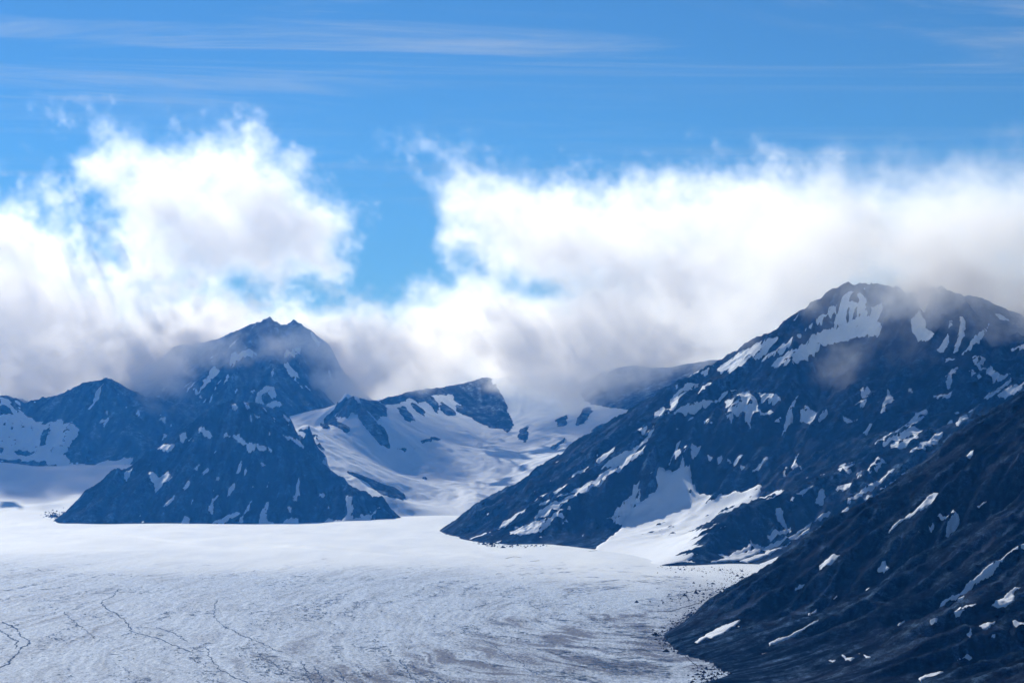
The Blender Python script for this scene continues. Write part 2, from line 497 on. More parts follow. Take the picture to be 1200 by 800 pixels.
# left back ridge with a gullied snow face
M2 = mountain([
    ([(-200, 440, 8000), (-100, 455, 8000), (0, 464, 8000), (25, 466, 8000), (50, 470, 8000), (72, 464, 8000), (100, 452, 8010), (120, 445, 8030), (140, 449, 8040), (155, 460, 8040), (190, 468, 8050), (230, 470, 8060), (300, 480, 8100)], 60),
    [(-200, 536, 7560), (0, 537, 7560), (50, 541, 7540), (110, 551, 7480), (160, 552, 7470), (230, 552, 7470), (300, 552, 7470)],
    [(0, 505, 7740), (45, 507, 7740), (95, 520, 7670)], [(70, 490, 7880), (105, 520, 7660), (120, 540, 7540)],
    [(140, 490, 7830), (160, 520, 7640)], [(200, 500, 7800), (215, 525, 7620)],
    ], (-2350, -820), (7380, 8600), (4.6, 6.5), 30, 16000, 33,
    under=[(-2500, 7300, 60), (-1900, 7300, 50), (-1500, 7250, 50), (-1100, 7250, 50), (-2400, 8600, 200), (-1800, 8600, 180), (-1300, 8600, 200), (-900, 8600, 250)])

# left high peak whose top stands in the cloud
M3 = mountain([
    ([(150, 440, 8500), (185, 420, 8500), (203, 408, 8500), (225, 404, 8500), (264, 397, 8520), (286, 385, 8550), (310, 374, 8580), (333, 377, 8590), (341, 370, 8600), (355, 375, 8600), (377, 388, 8600), (390, 400, 8590), (395, 425, 8560), (400, 460, 8530), (408, 500, 8500)], 50),
    [(150, 500, 8050), (220, 500, 7950), (270, 500, 7900), (320, 500, 7900), (380, 510, 7950), (420, 520, 8050)],
    [(310, 374, 8580), (300, 420, 8300), (285, 465, 8060)], [(355, 400, 8480), (352, 440, 8250), (345, 470, 8080)], [(225, 430, 8350), (240, 460, 8120)],
    ], (-1450, -450), (7800, 9300), (4.2, 6.5), 34, 16000, 47,
    under=[(-1500, 7700, 100), (-1000, 7600, 100), (-500, 7700, 100), (-1400, 9300, 200), (-1000, 9300, 250), (-600, 9300, 200), (-400, 8600, 150)])

# snow cirque behind the small dark horn
M4 = mountain([
    ([(300, 490, 7250), (362, 497, 7250), (380, 498, 7270), (390, 486, 7300), (399, 472, 7335), (406, 455, 7350), (413, 472, 7365), (430, 480, 7500), (445, 478, 7800), (465, 476, 8150), (485, 466, 8400), (505, 465, 8500), (530, 459, 8600), (552, 450, 8700), (572, 444, 8750), (620, 438, 8850), (680, 432, 8900), (748, 430, 8900), (786, 432, 8850), (820, 425, 8800), (845, 423, 8800), (900, 415, 8800)], 70),
    ([(406, 452, 7350), (425, 480, 7250), (445, 500, 7170), (461, 526, 7090)], 40),
    [(380, 505, 7080), (400, 520, 6950), (440, 545, 6900)],
    [(362, 500, 6900), (384, 530, 6700), (420, 560, 6520), (455, 582, 6400), (480, 598, 6350)],
    [(480, 604, 6330), (540, 606, 6330), (600, 606, 6330), (640, 600, 6330)],
    [(480, 585, 6560), (540, 585, 6560), (600, 580, 6600), (660, 570, 6700)],
    [(470, 555, 6980), (540, 558, 7000), (610, 552, 7020), (680, 530, 7100)],
    [(480, 520, 7550), (540, 522, 7650), (600, 520, 7650), (660, 510, 7600)],
    [(490, 500, 8000), (560, 502, 8150), (620, 500, 8100), (670, 490, 7950)],
    [(500, 480, 8350), (560, 480, 8500), (620, 478, 8500)],
    ([(748, 430, 8900), (720, 470, 8350), (690, 500, 7800), (660, 530, 7300)], 70),
    [(800, 450, 8300), (760, 500, 7500), (720, 540, 7000)],
    ], (-830, 1000), (6200, 9500), (5.0, 7.5), 11, 14000, 59, strength=0.25,
    under=[(-850, 6700, 60), (-900, 7300, 150), (-900, 8200, 200), (-500, 9500, 250), (0, 9500, 250), (500, 9500, 250), (950, 9500, 250), (0, 6150, -30), (400, 6150, -20), (-300, 6150, -30), (-900, 9500, 200)])

# great right mountain with its spur
M5 = mountain([
    ([(536, 612, 5500), (556, 592, 5510), (578, 582, 5515), (599, 570, 5520), (617, 559, 5525), (621, 550, 5527), (637, 544, 5530), (655, 535, 5530), (669, 533, 5530), (673, 517, 5532), (695, 507, 5535), (720, 498, 5530), (740, 480, 5530), (760, 468, 5510), (776, 455, 5490), (790, 448, 5475), (806, 438, 5460), (824, 432, 5450), (848, 430, 5440), (880, 406, 5430), (908, 394, 5420), (940, 371, 5410), (968, 362, 5410), (984, 344, 5410), (1004, 337, 5405), (1037, 343, 5390), (1081, 338, 5360), (1107, 345, 5340), (1127, 350, 5330), (1150, 358, 5310), (1199, 386, 5290), (1300, 400, 5300), (1420, 420, 5300)], 45),
    ([(600, 636, 4860), (640, 606, 4930), (700, 566, 5000), (768, 522, 5080), (816, 484, 5170), (860, 455, 5240), (900, 425, 5310)], 60),
    [(536, 614, 5430), (545, 622, 5210), (565, 635, 4940), (590, 638, 4810), (640, 637, 4830), (690, 622, 4870), (720, 640, 4620), (760, 650, 4380), (800, 655, 4170)],
    [(720, 606, 4940), (750, 610, 4920), (800, 610, 4860), (840, 596, 4830), (890, 582, 4800)],
    [(800, 625, 4600), (840, 615, 4500)],
    [(790, 530, 5020), (830, 545, 4970), (870, 560, 4880), (905, 560, 4830)],
    [(850, 480, 5150), (900, 490, 5060), (950, 510, 4930)],
    ([(775, 659, 4090), (805, 644, 4140), (834, 629, 4200), (854, 617, 4240), (881, 598, 4300), (913, 581, 4360), (960, 555, 4440), (1000, 530, 4530), (1050, 505, 4640), (1100, 470, 4800), (1150, 430, 4960), (1190, 395, 5150)], 60),
    ([(780, 662, 4010), (810, 661, 4030), (834, 659, 4070), (860, 654, 4120), (885, 648, 4160), (915, 636, 4200), (951, 620, 4250), (1040, 566, 4340), (1115, 512, 4470), (1200, 452, 4660), (1320, 400, 4800), (1450, 360, 4900)], 50),
    [(920, 430, 5260), (980, 440, 5200), (1040, 450, 5060)], [(1000, 380, 5330), (1080, 400, 5200), (1140, 400, 5140)], [(960, 490, 4980), (1020, 480, 4900)],
    ], (-190, 1560), (3480, 6300), (4.0, 5.6), 40, 42000, 71,
    under=[(-250, 5700, -50), (-200, 5200, -40), (-100, 4700, -40), (100, 4350, -35), (200, 3950, -35), (300, 3950, -25), (380, 4000, -10), (460, 4050, 5), (220, 3700, -35), (350, 3600, -30), (450, 3800, -10), (600, 3700, 60), (600, 3400, 20), (1000, 3800, 150), (1000, 3400, 80), (1500, 3800, 200), (1500, 3400, 120), (-200, 6300, -30), (0, 6300, 0), (400, 6300, 100), (800, 6300, 150), (1200, 6300, 150), (1600, 6300, 150)])

# near right slope of scree
M7 = mountain([
    ([(783, 768, 2640), (815, 752, 2680), (850, 738, 2710), (886, 712, 2720), (904, 698, 2720), (951, 660, 2740), (997, 628, 2760), (1035, 603, 2790), (1115, 553, 2850), (1200, 495, 2910), (1300, 430, 2980)], 60),
    ([(783, 745, 2500), (803, 730, 2540), (827, 714, 2560), (850, 704, 2580), (868, 692, 2600), (886, 679, 2600), (904, 664, 2600), (925, 650, 2610), (951, 629, 2620), (972, 612, 2620), (997, 595, 2630), (1020, 586, 2640), (1035, 572, 2650), (1060, 559, 2670), (1100, 532, 2700), (1115, 520, 2710), (1150, 495, 2740), (1200, 460, 2770), (1300, 395, 2830), (1420, 320, 2900)], 30),
    ([(880, 760, 2260), (930, 735, 2310), (980, 706, 2350), (1020, 682, 2370), (1060, 657, 2385), (1126, 617, 2400), (1200, 577, 2420), (1300, 520, 2450), (1400, 470, 2480)], 35),
    [(1060, 636, 2470), (1126, 606, 2480), (1200, 560, 2500), (1300, 500, 2530)],
    [(783, 750, 2460), (800, 762, 2330), (850, 780, 2190), (815, 800, 2025), (800, 830, 1860), (780, 880, 1600)],
    [(900, 780, 2150), (950, 800, 2000), (1000, 830, 1830), (1050, 880, 1620)],
    [(1000, 745, 2200), (1080, 745, 2060), (1150, 770, 1900)],
    [(1080, 690, 2260), (1150, 670, 2230), (1230, 640, 2230), (1350, 590, 2230)],
    [(1100, 800, 1870), (1200, 790, 1790), (1300, 770, 1720)],
    [(1000, 640, 2520), (950, 670, 2500), (900, 700, 2480)],
    ], (110, 1000), (1500, 3300), (2.0, 3.4), 15, 42000, 83, strength=0.6, gully=1.9,
    under=[(331, 2395, 28), (395, 2435, 60), (453, 2445, 90), (521, 2465, 122), (610, 2485, 165), (90, 2700, -30), (110, 2300, -25), (100, 2000, -20), (110, 1700, -15), (100, 1500, -15), (200, 3000, -20), (330, 3300, -10), (500, 3300, 30), (800, 3300, 120), (1000, 3300, 160), (400, 2900, 70), (600, 3000, 170), (900, 3000, 280), (1000, 1500, 60), (600, 1450, 25), (1000, 2000, 150)])

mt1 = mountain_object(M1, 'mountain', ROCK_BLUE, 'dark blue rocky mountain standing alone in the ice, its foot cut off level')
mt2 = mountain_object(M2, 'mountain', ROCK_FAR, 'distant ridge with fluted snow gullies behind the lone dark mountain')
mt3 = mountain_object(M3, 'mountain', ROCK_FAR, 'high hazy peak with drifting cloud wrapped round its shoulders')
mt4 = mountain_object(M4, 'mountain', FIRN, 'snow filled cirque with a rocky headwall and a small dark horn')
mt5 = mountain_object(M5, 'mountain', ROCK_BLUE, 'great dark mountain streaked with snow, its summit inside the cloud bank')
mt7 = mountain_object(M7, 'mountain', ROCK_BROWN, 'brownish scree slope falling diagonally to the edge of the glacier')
# ------------------------------------------------------------------ glacier
def glacier():
    D = np.concatenate([np.linspace(900, 1900, 40)[:-1], 1900 * (6400 / 1900) ** np.linspace(0, 1, 600), np.linspace(6400, 9000, 100)[1:], np.linspace(9200, 40000, 20)])
    u = np.concatenate([np.linspace(-0.6, -0.25, 20)[:-1], np.linspace(-0.25, 0.25, 660), np.linspace(0.25, 0.6, 20)[1:]])
    U, Y = np.meshgrid(u, D)
    X = U * Y
    Z = glacier_z(X, Y)
    near = smooth(4450, 3050, Y + 420 * perlin(X / 500, Y / 900, 31) + 1.6 * np.clip(X, -200, 500))      # bare rough ice in front, smooth firn behind
    # foliation arcs sweep round a point near the right margin
    xc, yc = 150.0, 2900.0
    r = np.hypot(X - xc, (Y - yc) * 0.30) + 26 * perlin(X / 130, Y / 420, 32) + 9 * perlin(X / 34, Y / 120, 41)
    th = np.arctan2((Y - yc) * 0.30, X - xc)
    band = perlin(r / 9.0, th * 3.2, 33) + 0.7 * perlin(r / 3.4, th * 7.0, 34)
    hum = perlin(X / 9.0, Y / 24.0, 35) + 0.8 * perlin(X / 3.6, Y / 9.0, 36) + 0.35 * perlin(X / 24.0, Y / 90.0, 37)
    Z = Z + near * (0.42 * band + 0.40 * hum)
    Z = Z + (1 - near) * (1.6 * perlin(X / 160, Y / 360, 38) + 0.3 * perlin(X / 40, Y / 90, 39) + 0.10 * perlin(X / 12, Y / 30, 42))
    patch = smooth(-0.25, 0.5, perlin(X / 60, Y / 240, 43) + 0.5 * perlin(X / 22, Y / 70, 44))
    dirt = 0.35 + 0.75 * perlin(r / 14.0, th * 2.6, 40) + 0.45 * band
    tongue = np.exp(-(((X - 0.16 * (Y - 2000) - 15) / 110.0) ** 2)) * smooth(3050, 2450, Y)
    tongue = tongue + 0.35 * np.exp(-(((X + 0.05 * (Y - 2000) + 150) / 90.0) ** 2)) * smooth(2500, 2100, Y)
    lines = (1 - np.abs(perlin(r / 20.0, th * 0.9, 46))) ** 7 + 0.8 * (1 - np.abs(perlin(r / 8.0, th * 1.3, 47))) ** 9       # long dirty flow lines
    dirt = np.clip((0.9 * dirt + 0.9 * lines) * (0.34 + 1.5 * tongue) * (0.45 + patch), 0, 1.8) * near
    margin = np.exp(-((X - 190 - 0.085 * (Y - 2500) - 14 * perlin(Y / 160.0, X * 0, 45)) / 36.0) ** 2) * smooth(2350, 2520, Y) * smooth(3700, 3100, Y)
    at = {'ice': near, 'dirt': dirt, 'margin': margin}
    m, n, l, b = new_mat('glacier_ice')
    vs = map_node(n, l, (1, 0.30, 1))
    fine = noise_node(n, l, vs, 0.14, 8, 0.74)
    speck = noise_node(n, l, vs, 0.42, 6, 0.78)
    big = noise_node(n, l, vs, 0.012, 5, 0.6, 0.5)
    firn = ramp_node(n, l, big, [(0.35, (0.80, 0.85, 0.90)), (0.7, (0.68, 0.74, 0.82))])
    ice = ramp_node(n, l, fine, [(0.34, (0.20, 0.27, 0.40)), (0.47, (0.37, 0.48, 0.64)), (0.62, (0.56, 0.67, 0.83))])
    ice = mix_node(n, l, 0.55, ice, ramp_node(n, l, speck, [(0.38, (0.07, 0.11, 0.20)), (0.47, (0.42, 0.52, 0.66)), (0.60, (0.75, 0.83, 0.92))]))
    col = mix_node(n, l, attr_node(n, 'ice'), firn, ice)
    dm = n.new('ShaderNodeMath'); dm.operation = 'MULTIPLY'; dm.use_clamp = True
    l.new(attr_node(n, 'dirt'), dm.inputs[0]); l.new(ramp_node(n, l, speck, [(0.42, (1, 1, 1)), (0.62, (0.35, 0.35, 0.35))]), dm.inputs[1])
    col = mix_node(n, l, dm.outputs[0], col, (0.11, 0.135, 0.20))
    mg = n.new('ShaderNodeMath'); mg.operation = 'MULTIPLY'; mg.use_clamp = True
    l.new(attr_node(n, 'margin'), mg.inputs[0]); l.new(ramp_node(n, l, speck, [(0.36, (1, 1, 1)), (0.60, (0.3, 0.3, 0.3))]), mg.inputs[1])
    col = mix_node(n, l, mg.outputs[0], col, (0.20, 0.22, 0.28))
    l.new(col, b.inputs['Base Color'])
    b.inputs['Roughness'].default_value = 0.7
    b.inputs['Specular IOR Level'].default_value = 0.05
    bh = mix_node(n, l, 0.5, speck, noise_node(n, l, map_node(n, l, (1, 0.45, 1)), 0.11, 6, 0.7))
    bi = n.new('ShaderNodeMath'); bi.operation = 'MULTIPLY_ADD'; bi.inputs[1].default_value = 0.75; bi.inputs[2].default_value = 0.12
    l.new(attr_node(n, 'ice'), bi.inputs[0])
    bump_node(n, l, b, bh, 0.5, 2.2)
    l.new(bi.outputs[0], [q for q in n if q.type == 'BUMP'][0].inputs['Strength'])
    G = Mountain()
    return link('glacier', grid_mesh('glacier', X, Y, Z, None, at), m), (D, u, Z)
ice, (GD, GU, GZ) = glacier()
tag(ice, 'broad white glacier with rough streaked ice in front and smooth firn beyond', 'glacier', 'structure')

def ice_height(x, y):
    fy = np.interp(y, GD, np.arange(len(GD))); fx = np.interp(x / y, GU, np.arange(len(GU)))
    return bilinear(GZ, fx, fy)
def ice_hit(a):
    """plan positions on the glacier of photograph positions"""
    D = np.linspace(1500, 7400, 4000)
    x, y, z = unproject(a[:, :1], a[:, 1:], D[None])
    c = z - glacier_z(x, y); i = (c <= 0).argmax(1); k = np.arange(len(a))
    return np.stack([x[k, i], y[k, i]], 1)

m, n, l, b = new_mat('channel_meltwater_ice')
l.new(ramp_node(n, l, noise_node(n, l, map_node(n, l), 0.3, 5, 0.7), [(0.35, (0.03, 0.055, 0.10)), (0.65, (0.17, 0.24, 0.36))]), b.inputs['Base Color'])
b.inputs['Roughness'].default_value = 0.9
b.inputs['Specular IOR Level'].default_value = 0.0
CHANNEL = m
m, n, l, b = new_mat('moraine_debris')
l.new(ramp_node(n, l, noise_node(n, l, map_node(n, l), 0.3, 6, 0.75), [(0.35, (0.010, 0.014, 0.022)), (0.65, (0.035, 0.042, 0.058))]), b.inputs['Base Color'])
b.inputs['Roughness'].default_value = 0.95
b.inputs['Specular IOR Level'].default_value = 0.0
DEBRIS = m

def ribbon(name, pts, width_px, mat, seed, jag=1.0, lift=0.15):
    """a thin winding bed of dark ice or debris lying on the glacier; width grows and pinches along it"""
    r = np.random.default_rng(seed)
    P = ice_hit(np.array(pts, float).reshape(-1, 2))
    px = P[:, 1].mean() / FPX
    Q = dense(P, 9 * px)
    # zigzag of the meandering bed
    n = len(Q)
    t = np.gradient(Q, axis=0); t /= np.linalg.norm(t, axis=1)[:, None] + 1e-9
    nrm = np.stack([-t[:, 1], t[:, 0]], 1)
    s = np.arange(n)
    Q = Q + nrm * (jag * px * (2.6 * perlin(s * 0.23 + seed, s * 0 + 0.5, seed) + 1.4 * r.uniform(-1, 1, n)))[:, None]
    Q = dense(Q, 2.5 * px)
    n = len(Q)
    t = np.gradient(Q, axis=0); t /= np.linalg.norm(t, axis=1)[:, None] + 1e-9
    nrm = np.stack([-t[:, 1], t[:, 0]], 1)
    w = width_px * px * np.clip(0.75 + 0.9 * perlin(np.arange(n) * 0.11, np.zeros(n) + 0.3, seed + 2) + 0.25 * r.uniform(-1, 1, n), 0.12, 1.8) * np.minimum(1, np.minimum(np.arange(n), np.arange(n)[::-1]) / 8 + 0.1)
    # the bed is wider in plan where it runs across the view, as its far bank shows
    wide = w * (0.5 + 2.2 * np.abs(t[:, 0]))
    rows = []
    for k in (-1, -0.4, 0.4, 1):
        q = Q + nrm * (k * wide)[:, None]
        z = ice_height(q[:, 0], q[:, 1]) + (lift + 0.25 if abs(k) < 1 else -0.3)
        rows.append(np.column_stack([q, z]))
    V = np.stack(rows, 1)
    idx = np.arange(n * 4).reshape(n, 4)
    f = np.stack([idx[:-1, :-1], idx[1:, :-1], idx[1:, 1:], idx[:-1, 1:]], -1).reshape(-1, 4)
    return link(name, mesh_from(name, V.reshape(-1, 3), f), mat, ice)

for i, (wpx, p) in enumerate([
    (1.9, [2,728, 19,736, 25,745, 35,751, 21,763, 12,776, -12,788]), (1.3, [-6,735, 12,747, 21,752, 16,760]),
    (1.1, [140,689, 131,699, 119,705, 125,713, 144,724, 156,740, 183,747, 208,757, 227,765]), (1.0, [183,734, 204,742, 222,752]),
    (1.2, [242,757, 246,772, 258,784, 287,799, 310,812]), (0.8, [254,703, 250,722, 260,732, 275,740, 300,751, 330,764]),
    (1.2, [354,776, 362,792, 366,806]), (1.1, [369,780, 377,795, 384,808]), (1.2, [392,782, 406,799, 414,812]), (1.3, [467,772, 479,788, 492,806]),
    (0.6, [75,716, 84,726, 96,735, 112,748]), (0.6, [300,765, 318,776, 336,790]), (0.6, [560,745, 590,764, 630,790]),
    ]):
    ribbon('melt_channel', p, wpx, CHANNEL, 100 + i)
for i, (wpx, p) in enumerate([
    (1.2, [822,706, 802,711, 786,716, 770,716]), (1.1, [795,738, 799,730, 810,722, 825,715]), (1.2, [795,762, 805,770, 818,781]), (0.8, [795,697, 815,692, 838,690]),
    (0.9, [64,601, 70,604, 76,607]), (0.8, [58,599, 66,605]), (0.9, [690,646, 706,643, 722,641]), (0.8, [592,654, 602,652, 612,653]), (0.8, [622,657, 632,656]),
    ]):
    ribbon('debris_streak', p, wpx, DEBRIS, 200 + i, jag=0.5)

def slivers(name, n, yr, seed, size, mat, dens):
    """the fine cracks of the rough ice: short dark openings laid along the flow arcs"""
    r = np.random.default_rng(seed)
    y = yr[0] * (yr[1] / yr[0]) ** r.uniform(0, 1, n * 10); x = r.uniform(-0.24, 0.2, n * 10) * y
    k = (r.uniform(0, 1, n * 10) < dens(x, y)) & (x < 170 + 0.085 * (y - 2500)); x, y = x[k][:n], y[k][:n]; n = len(x)
    xc, yc = 150.0, 2900.0
    th = np.arctan2((y - yc) * 0.30, x - xc)
    tx, ty = -np.sin(th), np.cos(th) / 0.30
    a = np.arctan2(ty, tx) + r.normal(0, 0.18, n)
    a = np.where(r.uniform(0, 1, n) < 0.15, r.normal(0.0, 0.5, n), a)
    px = y / FPX
    L = size * px * r.lognormal(0, 0.5, n); w = 0.34 * px * r.lognormal(0, 0.45, n)
    ca, sa = np.cos(a), np.sin(a)
    bend = r.normal(0, 0.12, n) * L
    V = []
    for u, v in ((-1, 0), (-0.2, -1), (1, 0), (0.1, 1)):
        qx = x + ca * u * L - sa * (v * w * (1 + 2.5 * np.abs(ca))) - sa * bend * (1 - u * u); qy = y + sa * u * L + ca * (v * w * (1 + 2.5 * np.abs(ca))) + ca * bend * (1 - u * u)
        V.append(np.stack([qx, qy, ice_height(qx, qy) + 0.35], 1))
    V = np.stack(V, 1)
    o = link(name, mesh_from(name, V.reshape(-1, 3), np.arange(n * 4).reshape(n, 4), False), mat, ice)
    o['kind'] = 'stuff'
    return o
def crack_density(x, y):
    xc, yc = 150.0, 2900.0
    r = np.hypot(x - xc, (y - yc) * 0.30) + 26 * perlin(x / 130, y / 420, 32) + 9 * perlin(x / 34, y / 120, 41)
    th = np.arctan2((y - yc) * 0.30, x - xc)
    d = 0.02 + 1.5 * perlin(r / 15.0, th * 1.4, 50) + 0.9 * perlin(x / 90, y / 200, 51)
    return np.clip(d, 0.0, 1) * smooth(4300, 2900, y)
slivers('fine_cracks', 7000, (1900, 4300), 61, 5.0, CHANNEL, crack_density)

def rubble(name, n, line, spread, seed, size):
    """loose moraine stones along the foot of a slope"""
    r = np.random.default_rng(seed)
    P = dense(ice_hit(np.array(line, float).reshape(-1, 2)), 4.0)
    c = P[r.integers(0, len(P), n)] + r.normal(0, 1, (n, 2)) * spread
    s = size * r.lognormal(0, 0.7, n)
    base = np.array([(1, 0, 0), (0, 1, 0), (-1, 0, 0), (0, -1, 0), (0, 0, 0.9), (0, 0, -0.7)], float)
    V = base[None] * s[:, None, None] * r.uniform(0.6, 1.4, (n, 6, 3))
    V[:, :, :2] += c[:, None]; V[:, :, 2] += ice_height(c[:, 0], c[:, 1])[:, None]
    tri = np.array([(0, 1, 4), (1, 2, 4), (2, 3, 4), (3, 0, 4), (1, 0, 5), (2, 1, 5), (3, 2, 5), (0, 3, 5)])
    f = (np.arange(n)[:, None, None] * 6 + tri[None]).reshape(-1, 3)
    o = link(name, mesh_from(name, V.reshape(-1, 3), f, False), DEBRIS, ice)
    o['kind'] = 'stuff'
    return o
rubble('moraine_stones', 5000, [868,690, 845,706, 815,722, 790,738, 783,748, 800,760, 840,768, 855,776, 838,790, 830,804], (9, 22), 71, 0.5)
rubble('moraine_stones', 500, [540,618, 556,630, 580,640, 640,640], (9, 30), 72, 1.3)
rubble('moraine_stones', 500, [60,600, 72,606, 90,612], (14, 40), 73, 1.3)
rubble('moraine_stones', 1200, [790,664, 830,668, 880,672, 850,690, 800,706], (22, 60), 74, 0.5)
# ------------------------------------------------------------------ snow lying on the mountains, rock standing out of the snow
CROPS[20] = (750, 320, 2.6667)
def sheets(M, parent, name, mat, items, **kw):
    for i, (crop, pts) in enumerate(items):
        drape(M, name, crop, pts, mat, parent, seed=i * 3 + 1, **kw)

sheets(M1, mt1, 'snow_patch', SNOW, [
    (1, [843,325, 870,312, 905,345, 880,345, 850,340]), (1, [700,388, 765,360, 815,370, 785,405, 760,390, 740,380]),
    (1, [695,490, 740,510, 790,490, 800,520, 760,560, 730,592, 725,570, 710,520]), (1, [840,578, 880,540, 888,548, 860,574]),
    (1, [765,655, 815,600, 822,605, 795,642]), (1, [845,740, 870,705, 900,703, 880,740]), (1, [672,690, 695,673, 680,694]),
    (1, [655,735, 685,710, 670,734]), (1, [630,720, 658,695, 642,720]),
    (2, [130,290, 160,300, 208,325, 190,330, 140,308]),
    (2, [280,318, 320,325, 370,350, 400,365, 440,372, 497,388, 480,396, 430,386, 385,392, 358,410, 362,385, 320,350]),
    (2, [255,316, 285,325, 270,331]), (2, [112,480, 140,435, 160,440, 125,482]), (2, [148,495, 175,476, 180,484, 155,502]),
    (2, [205,540, 215,515, 228,520, 212,543]), (2, [305,500, 325,435, 340,437, 325,490]), (2, [270,600, 285,545, 305,540, 290,580, 278,603]),
    (2, [180,655, 195,620, 215,598, 228,605, 200,630, 197,690, 188,692]), (2, [285,188, 300,178, 312,192, 290,196]),
    (2, [352,182, 365,178, 372,194]), (2, [368,212, 395,216, 415,235, 405,243, 380,226]), (2, [424,186, 440,193, 450,208]),
    (2, [515,212, 560,232, 600,245, 640,275, 660,295, 640,292, 600,268, 560,262, 535,242]),
    (2, [515,308, 545,328, 590,338, 640,372, 670,395, 620,377, 570,348]),
    (2, [570,635, 590,545, 600,512, 609,516, 598,560, 610,590, 595,630, 580,640]),
    (2, [410,740, 415,690, 445,628, 465,630, 445,680, 450,710, 485,735, 450,742]), (2, [515,738, 555,705, 602,710, 600,738]),
    (2, [700,735, 745,712, 800,715, 825,690, 822,620, 820,605, 855,610, 848,690, 860,712, 900,715, 880,737]),
    (2, [895,690, 925,690, 985,650, 960,690, 920,725, 880,735, 900,712]), (2, [700,600, 712,590, 722,603, 710,612]),
    (2, [420,455, 440,451, 448,462, 432,466]), (2, [195,738, 210,715, 250,695, 320,680, 330,690, 280,710, 250,740]), (2, [40,745, 70,708, 100,705, 80,742]),
    (2, [535,262, 556,270, 548,278]), (2, [480,238, 498,246, 486,250]), (2, [194,402, 212,394, 208,412]), (2, [548,660, 572,655, 560,680]),
    ])
sheets(M2, mt2, 'snow_face', SNOW, [
    (1, [-300,200, 0,212, 60,215, 95,200, 120,225, 170,245, 215,260, 270,245, 330,255, 385,290, 380,320, 330,370, 300,400, 320,425, 330,455, 400,450, 440,465, 500,440, 560,410, 635,425, 600,465, 500,487, 400,474, 290,468, 200,444, 0,434, -300,430])], thick=0.7, ragged=1.6)
sheets(M2, mt2, 'snow_patch', SNOW, [(1, [0,145, 50,160, 55,190, 0,182]), (1, [490,205, 510,195, 515,230, 495,232]), (1, [635,215, 645,210, 648,228]), (1, [790,270, 810,255, 805,285]), (1, [745,240, 785,235, 770,262])])
sheets(M2, mt2, 'rock_outcrop', ROCK_FAR, [(1, [200,300, 235,290, 215,370, 180,378]), (1, [55,395, 90,385, 155,405, 120,420, 75,415]), (1, [298,410, 350,375, 355,392, 320,422]), (1, [395,420, 430,380, 482,430, 410,452]), (1, [0,380, 18,385, 10,402, 0,405]), (1, [330,430, 400,375, 420,380, 350,450]), (1, [500,430, 560,408, 600,430, 520,448])], thick=1.8, rise=2.0)
sheets(M3, mt3, 'snow_patch', SNOW, [
    (3, [380,390, 430,365, 470,400, 430,420, 390,410]), (3, [640,530, 690,470, 740,475, 760,520, 730,560, 680,575, 640,575]), (3, [690,580, 760,550, 800,575, 740,597]),
    (3, [510,300, 600,280, 650,300, 560,330, 510,345]), (3, [790,300, 850,270, 900,270, 860,310, 800,320]), (3, [310,490, 340,510, 390,575, 370,578]), (3, [520,500, 545,490, 540,518]), (3, [725,400, 740,388, 737,422]),
    (3, [940,180, 1000,240, 990,260, 930,210]), (3, [600,510, 640,495, 630,515])])
sheets(M3, mt3, 'rock_outcrop', ROCK_FAR, [(3, [668,520, 700,514, 740,555, 690,570])], thick=3.0)
sheets(M4, mt4, 'rock_outcrop', ROCK_FAR, [
    (4, [0,285, 40,240, 60,205, 105,160, 150,198, 200,258, 260,310, 300,360, 320,428, 270,412, 230,372, 190,312, 165,275, 130,250, 105,280, 50,268, 55,300, 122,330, 105,348, 60,320, 0,305]),
    (4, [165,196, 240,202, 295,235, 290,265, 250,290, 220,262, 185,232]),
    (4, [255,203, 340,186, 420,150, 505,150, 570,140, 690,114, 780,86, 800,130, 690,150, 600,168, 520,172, 430,178, 350,212, 270,222]),
    (4, [265,202, 340,186, 420,150, 480,157, 530,210, 530,262, 500,228, 470,200, 440,210, 400,190, 350,215, 300,220]),
    (4, [345,235, 375,225, 425,290, 400,300, 370,282]), (4, [400,210, 430,218, 472,250, 470,272, 430,250]), (4, [550,210, 600,240, 612,262, 580,272, 550,242]),
    (4, [570,142, 690,116, 780,90, 840,200, 895,310, 860,347, 830,332, 780,325, 730,302, 690,277, 640,260, 610,242, 640,220, 610,190, 600,165]),
    (4, [915,340, 950,325, 955,370, 940,392, 915,377]), (4, [452,388, 500,375, 565,377, 500,390, 460,399]), (4, [315,418, 360,422, 430,428, 370,432]), (4, [462,560, 478,560, 475,570]),
    (6, [215,400, 265,393, 230,480, 178,492]), (6, [55,465, 130,430, 110,490, 70,498]), (6, [268,522, 380,463, 330,520, 280,536]), (6, [35,628, 115,566, 100,592, 50,632]),
    (6, [150,262, 300,200, 400,165, 540,144, 650,160, 730,160, 800,150, 900,118, 1040,110, 1040,220, 600,340, 500,405, 400,390, 270,372, 200,320]),
    (2, [600,298, 640,290, 690,330, 690,345, 640,325]), (2, [680,365, 700,362, 720,388, 700,388]), (2, [810,488, 860,500, 950,530, 1050,570, 1105,602, 1085,625, 1000,605, 960,580, 920,545, 870,525]),
    (2, [560,300, 620,330, 680,390, 660,398, 600,355]), (2, [700,262, 750,285, 720,292]),
    ], thick=1.5, rise=2.5, ragged=1.3)
